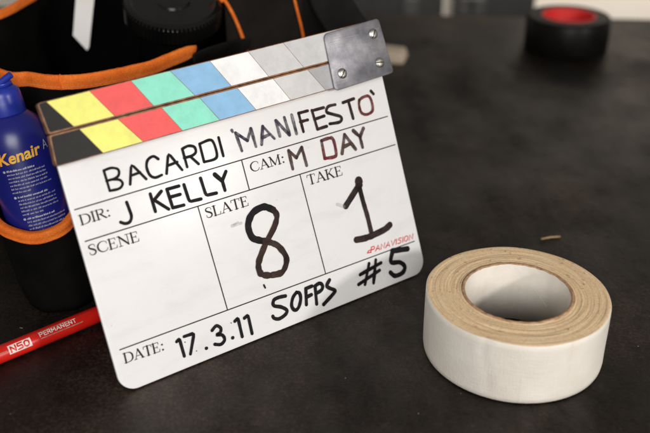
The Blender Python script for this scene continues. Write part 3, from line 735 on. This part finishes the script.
for i in range(nb-25, nb):          # the binding runs to a point where it is tucked under
    k_ = max(.06, 1-((i-(nb-26))/25)**1.8)
    for q in range(NB): vs[i*NB+q] = bp[i]+(Vector(vs[i*NB+q])-bp[i])*k_
bind = link_mesh('rim_binding', vs, fs, M['orange'], bag, True)
V, Fc = [], []
for i in [j for j in range(NL) if j < TIP-6 or j > 86]:
    a_, b_ = fl[i], fl[(i+1) % NL]; nn = outn(i)
    seg = max(1, int((b_-a_).length/.0042))
    for k in range(seg):
        p, q = tow(a_, b_, (k+.15)/seg), tow(a_, b_, (k+.72)/seg); b = len(V)
        ex = nn*.0020+Vector((0, 0, -.0031))
        vs, fs = tube([p+ex, q+ex], .00028, 5); V += vs; Fc += [tuple(x+b for x in f) for f in fs]
o = link_mesh('stitching', V, Fc, M['stitch'], bind); o['kind'] = 'stuff'
# joint sleeve where the binding ends overlap
j0 = 20; pth = [fl[j0-1], fl[j0], fl[j0+1]]
vs, fs = tube([fl[j0]+(fl[j0+1]-fl[j0])*t for t in (-.15, .15)], 0, 12, False, (.0072, .0036)); link_mesh('binding_joint', vs, fs, M['orange'], bind, True)

# taller end panel to the right of the mouth, piped in orange, and webbing
EY = .845
def wall_pt(px, py, y): return ony(px, py, y)
ppx = [(226, EY-.004), (235, EY-.002), (246, EY), (275, EY+.006), (303, EY+.012), (335, EY+.030)]
bot = []
V, Fc = [], []
zs = [.002, .04, .09, .13, .16, .19, .22, .25, .27]
def panel_xy(px, y, z):
    # the panel's plan line is straight upwards; x from the pixel column at slate-top height
    q = ony(px, 30, y); return Vector((q.x, y, z))
pl = catmull([(p[0], p[1]) for p in ppx], 6)
front = []
for pxx, y in pl:
    col = []
    for z in zs:
        q = panel_xy(pxx, y, z); q.x += -.10*(z-.17)*.0
        q.y += noise.noise((pxx*.03, z*14, 3))*.006+max(0, z-.2)*.12
        q.z = z if z < .2 else z+noise.noise((pxx*.05, 1, 1))*.006
        col.append(q)
    front.append(col)
K = len(zs); n_ = len(front)
for th in (0, .03):
    for colm in front:
        for q in colm: V.append((q.x-off.x, q.y+th-off.y, q.z))
for i in range(n_-1):
    for j in range(K-1):
        a_ = i*K+j; Fc.append((a_, a_+K, a_+K+1, a_+1)); a_ += n_*K; Fc.append((a_, a_+1, a_+K+1, a_+K))
for i in range(n_-1):
    for j in (0, K-1): a_ = i*K+j; Fc.append((a_, a_+n_*K, a_+n_*K+K, a_+K))
for j in range(K-1):
    for i in (0, n_-1): a_ = i*K+j; Fc.append((a_, a_+1, a_+n_*K+1, a_+n_*K))
link_mesh('end_panel', V, Fc, M['panel'], bag, True)
def panel_y(px, z):
    t = float(np.interp(px, [p[0] for p in pl], [p[1] for p in pl])); return t+noise.noise((px*.03, z*14, 3))*.006+max(0, z-.2)*.12
def piping(pxs, rad, name='piping'):
    pth = []
    for px, py in catmull(pxs, 6):
        y = EY
        for _ in range(4): q = ony(px, py, y); y = panel_y(px, q.z)
        q = ony(px, py, y-.001); pth.append(q-off)
    vs, fs = tube(pth, rad, 8, False, None, (0, 1, 0)); link_mesh(name, vs, fs, M['orange'], bag, True)
piping([(211, -14), (217, -3), (225, 1), (236, 21), (245.5, 47), (252, 75)], .0017)
piping([(291, -14), (294.5, 0), (298.5, 16), (302.5, 33), (307, 60)], .00125)
piping([(226, -3), (224, -1), (221, 1)], .0022)
# ribbed webbing across the panel foot
def band(pts, half, thick, mat, name, y_of, nrm=-.002):
    pth = []
    for px, py in catmull(pts, 8):
        y = y_of(px); pth.append(ony(px, py, y)-off)
    vs, fs = tube(pth, 0, 12, False, (half, thick), (0, -.5, .85)); return link_mesh(name, vs, fs, mat, bag, True)
band([(192, 66), (205, 60), (220, 55), (234, 51), (246, 49)], .012, .0022, M['webbing'], 'webbing', lambda px: float(np.interp(px, [192, 246], [.742, .832])))
# shoulder strap falling behind the hinge plate
pth = [ony(322, -22, .86)-off, ony(330, 0, .85)-off, ony(342, 20, .84)-off, ony(356, 44, .845)-off, ony(362, 85, .86)-off, ony(366, 118, .87)-off]
pth = [Vector(tuple(p)) for p in catmull([tuple(p) for p in pth], 6)]
vs, fs = tube(pth, 0, 12, False, (.0014, .019), (0, -1, .35)); link_mesh('strap', vs, fs, M['webbing'], bag, True)

# ------------------------------------------------------------------ spray can in the front pocket
base = onz(63, 289, .006); RC = .0258
top = ony(5, 106, base.y+.022)
ax = (top-base).normalized(); LEN = (top-base).length
xx = Vector((1, 0, 0)); xx = (xx-ax*xx.dot(ax)).normalized(); yy = ax.cross(xx)
low = Vector((base.x, base.y, base.z))
CM = Matrix(((xx.x, yy.x, ax.x, low.x), (xx.y, yy.y, ax.y, low.y), (xx.z, yy.z, ax.z, low.z), (0, 0, 0, 1)))
can = empty('spray_can', CM); tag(can, 'blue aerosol air duster can with yellow lettering in the bag pocket', 'spray can')
HS = LEN-.030
vs, fs = lathe([(0, .002), (RC-.004, .001), (RC-.001, 0), (RC, .002), (RC, .02), (RC, HS*.5), (RC, HS), (RC*.99, HS+.004), (RC*.965, HS+.008), (RC*.92, HS+.012), (RC*.85, HS+.016), (RC*.75, HS+.0195), (RC*.64, HS+.0222), (RC*.56, HS+.0240), (0, HS+.0245)], 80)
link_mesh('can_body', vs, fs, M['can'], can, True)
c0 = HS+.0225; rc = .0142
vs, fs = lathe([(0, c0), (rc, c0), (rc*1.03, c0+.002), (rc*1.02, c0+.011), (rc*1.0, c0+.0130), (rc*1.0, c0+.0150), (rc*.97, c0+.0180), (rc*.89, c0+.0205), (rc*.72, c0+.0222), (rc*.4, c0+.0230), (0, c0+.0232)], 64)
capo = link_mesh('can_cap', vs, fs, M['can_cap'], can, True); capo.data.set_sharp_from_angle(angle=R(40))
Mi = CM.inverted()
pA = Mi @ ony(-8, 89, top.y-.004); pB = Mi @ ony(11, 74.5, top.y-.002)
vs, fs = tube([pA, tow(pA, pB, .5), pB], .0026, 14); link_mesh('spray_nozzle', vs, fs, M['can_cap'], capo, True).data.set_sharp_from_angle(angle=R(40))
pC = Mi @ ony(-6, 93, top.y); vs, fs = lathe([(0, 0), (.0105, 0), (.0095, .0035), (.006, .005), (0, .005)], 24)
st_ = link_mesh('actuator', vs, fs, M['can_cap'], capo, True); st_.location = (0, 0, c0+.0226)
def can_uv(px, py):
    d = Mi.to_3x3() @ ray(px, py); o = Mi @ Vector((0, 0, H)); A = d.x**2+d.y**2; B = 2*(o.x*d.x+o.y*d.y); C_ = o.x**2+o.y**2-RC*RC
    disc = B*B-4*A*C_
    if disc < 0: disc = 0
    p = o+d*((-B-math.sqrt(disc))/(2*A)); return (math.atan2(p.y, p.x)*RC, p.z)
def on_can(polys, name, mat, label, lift=.00012):
    V, Fc = [], []
    for n_, (vs, fs) in enumerate(polys):
        b = len(V); rr = RC+lift+(n_ % 10)*.000008
        for s, z in vs: V.append((rr*math.cos(s/RC), rr*math.sin(s/RC), z))
        Fc += [tuple(i+b for i in f) for f in fs]
    o = link_mesh(name, V, Fc, mat, can); o['label'] = label; return o
# brand lettering set in the built-in face, wrapped round the can
def font_mesh(text, bold=0., shear=0.):
    cu = bpy.data.curves.new('lettering', 'FONT'); cu.body = text; cu.offset = bold; cu.shear = shear; cu.resolution_u = 5
    ob = bpy.data.objects.new('lettering', cu); COL.objects.link(ob); bpy.context.view_layer.update()
    me = ob.evaluated_get(bpy.context.evaluated_depsgraph_get()).to_mesh(); bm = bmesh.new(); bm.from_mesh(me)
    bmesh.ops.triangulate(bm, faces=bm.faces); bmesh.ops.subdivide_edges(bm, edges=[e for e in bm.edges if e.calc_length() > .12], cuts=2)
    bm.verts.ensure_lookup_table(); bm.verts.index_update()
    vs = [(q.co.x, q.co.y) for q in bm.verts]; fs = [tuple(q.index for q in f.verts) for f in bm.faces]
    bm.free(); bpy.data.objects.remove(ob); bpy.data.curves.remove(cu); x0 = min(q[0] for q in vs); x1 = max(q[0] for q in vs)
    return [((x-x0)/(x1-x0), y/(x1-x0)) for x, y in vs], fs
def can_word(text, p0, p1, tall, bold, shear, name, mat, label):
    vs, fs = font_mesh(text, bold, shear); a_, b_ = can_uv(*p0), can_uv(*p1); L = b_[0]-a_[0]
    on_can([([(a_[0]+x*L, a_[1]+(b_[1]-a_[1])*x+y*L*tall) for x, y in vs], fs)], name, mat, label, .00022)
can_word('Kenair', (0.5, 166.5), (41.3, 152.6), 1.0, .025, .12, 'brand_lettering', M['can_yellow'], 'yellow-orange brand lettering')
can_word('A', (43.2, 149.2), (47.6, 146.8), 1.25, -.006, .0, 'product_lettering', M['can_text'], 'thin pale letter')
rr = random.Random(21)
def para(px, py, nlines, pitch, seedw):
    s0, z0_ = can_uv(px, py); pol = []; hd = []
    hd.append(stroke([(s0-.0001, z0_), (s0+.0002, z0_)], .0019, 6))
    for l_ in range(nlines):
        z = z0_-l_*pitch; s = s0+.0022 if l_ == 0 else s0+.0016; end = s0+(.031 if l_ else .024)
        if l_ == nlines-1: end = s0+.016
        while s < end:
            wl = rr.uniform(.0010, .0034); x = s
            while x < s+wl:      # letters as short ticks and bowls
                h = rr.choice([.00075, .00075, .00085, .0012]); hh = .00082 if l_ == 0 else .00062
                (hd if l_ == 0 else pol).append(stroke([(x, z-.0004), (x+rr.uniform(.0001, .00045), z-.0004+h)], .00032 if l_ else .0005, 2)); x += .00062
            s += wl+.0008
    return pol, hd
for px, py, nl in ((4.2, 172.6, 7), (15.4, 198.2, 6), (24.8, 219.5, 6)):
    pol, hd = para(px, py, nl, .00285, 0)
    on_can(pol, 'small_print', M['can_text'], 'tiny pale instruction text'); on_can(hd, 'paragraph_heading', M['can_text'], 'bold tiny heading with bullet')
# pocket: a fabric cup around the can, fixed to the bag front
Z = Vector((0, 0, 1))
def pocket_r(a, z): # plan offset from the can axis
    c = low+ax*(max(z-low.z, 0)/ax.z); 
    f = 1-.16*math.exp(-z/.012)
    wr = noise.noise((math.cos(a)*2, math.sin(a)*2, z*25))*.0014
    return Vector((c.x+math.cos(a)*(RC+.0045+wr)*f*1.06, c.y+math.sin(a)*(RC+.0045+wr)*f, z))
def edge_z(a):   # top edge height: low in front, rising to the sides and back
    d = abs((a-R(-78)+math.pi) % (2*math.pi)-math.pi); return .070+.024*(1-math.cos(min(d, 2.4)))/1.74
V, Fc = [], []; NA = 72; NZ = 12
for i in range(NA):
    a_ = 2*math.pi*i/NA; ez = edge_z(a_)
    for j in range(NZ+1):
        z = .0008+(ez-.0008)*j/NZ; q = pocket_r(a_, z); V.append(tuple(q-off))
    for j in (1, NZ*2//3):
        pass
for i in range(NA):
    for j in range(NZ): a_ = i*(NZ+1)+j; b_ = ((i+1) % NA)*(NZ+1)+j; Fc.append((a_, b_, b_+1, a_+1))
Fc.append(tuple(i*(NZ+1) for i in range(NA)))
pk = link_mesh('front_pocket', V, Fc, M['nylon'], bag, True)
sol = pk.modifiers.new('thickness', 'SOLIDIFY'); sol.thickness = .0009; sol.offset = 0
pth = [pocket_r(2*math.pi*i/96, edge_z(2*math.pi*i/96))-off+Vector((math.cos(2*math.pi*i/96)*.0012, math.sin(2*math.pi*i/96)*.0012, -.003)) for i in range(96)]
vs, fs = tube(pth, 0, 28, True, (.0050, .0034), box=True); link_mesh('pocket_binding', vs, fs, M['orange'], bag, True)
# second pocket beside it, behind the slate, that the slate leans on
V, Fc = [], []; NA, NZ = 48, 10
pc2 = Vector((-.085, .665, 0))
for i in range(NA):
    a_ = 2*math.pi*i/NA
    for j in range(NZ+1):
        z = .001+.139*j/NZ; bul = math.sin(math.pi*min(j/NZ*.8+.2, 1))
        lx = math.cos(a_)*(.075+.006*bul); ly = math.sin(a_)*(.040+.010*bul)
        x = lx*math.cos(YAW)-ly*math.sin(YAW); y = lx*math.sin(YAW)+ly*math.cos(YAW)
        V.append((pc2.x+x-off.x, pc2.y+y-off.y, z))
for i in range(NA):
    for j in range(NZ): a_ = i*(NZ+1)+j; b_ = ((i+1) % NA)*(NZ+1)+j; Fc.append((a_, b_, b_+1, a_+1))
Fc.append(tuple(i*(NZ+1) for i in range(NA))); Fc.append(tuple(i*(NZ+1)+NZ for i in range(NA)))
link_mesh('front_pocket', V, Fc, M['nylon'], bag, True)

# ------------------------------------------------------------------ things in the open bag
cc = ony(173, 1, .825); tilt = Matrix.Rotation(R(7), 4, 'Y') @ Matrix.Rotation(R(17), 4, 'X')
jar = empty('round_container', Matrix.Translation((cc.x, cc.y, .0)) ); tag(jar, 'black cylindrical container with a ribbed round lid standing in the open bag', 'container')
zc = cc.z; RK = .0455
def jl(name, prof, mat, n=96, wobf=None):
    vs, fs = lathe(prof, n, wobf); Mt = Matrix.Translation((0, 0, zc)) @ tilt
    return link_mesh(name, [Mt @ Vector(v) for v in vs], fs, mat, jar, True)
o = jl('barrel', [(0, .035-zc), (.034, .035-zc), (.034, -.03), (.036, -.026), (.036, -.017), (0, -.017)], M['plastic'])
o.data.set_sharp_from_angle(angle=R(40))
NK = 70
rib = lambda a, r, z, j: (r+(.0009*(1 if (int(a/(2*math.pi)*NK*4+.5) % 4) < 2 else -1) if 1 < j < 4 else 0), z)
lid = jl('lid', [(.030, -.0195), (RK-.002, -.0195), (RK-.0004, -.0175), (RK-.0004, -.0035), (RK-.0012, -.0015), (RK-.0035, 0), (RK-.006, .0002), (RK-.008, -.0012), (.016, -.0005), (.0145, .0012), (0, .0016)], M['plastic'], NK*4, rib)
lid.data.set_sharp_from_angle(angle=R(35))
# white strip hanging down the inside of the back
def strip_pt(px, py):
    y = .90
    for _ in range(12): q = ony(px, py, y); y = .875+(q.z-.115)*.45
    return q
out = [strip_pt(*p) for p in ((77.5, -16), (96, -16), (94, 0), (91, 28), (89, 47.5), (87, 50.5), (80, 43), (73, 35.5), (74.6, 14), (75.7, 0))]
V = [tuple(p) for p in out]+[(p.x, p.y+.0012, p.z) for p in out]; N_ = len(out)
Fc = [tuple(range(N_)), tuple(range(N_, 2*N_))]+[(i, (i+1) % N_, N_+(i+1) % N_, N_+i) for i in range(N_)]
tag(link_mesh('white_strip', V, Fc, M['strip']), 'flat white strip with a slanted cut end hanging inside the open bag', 'strip')
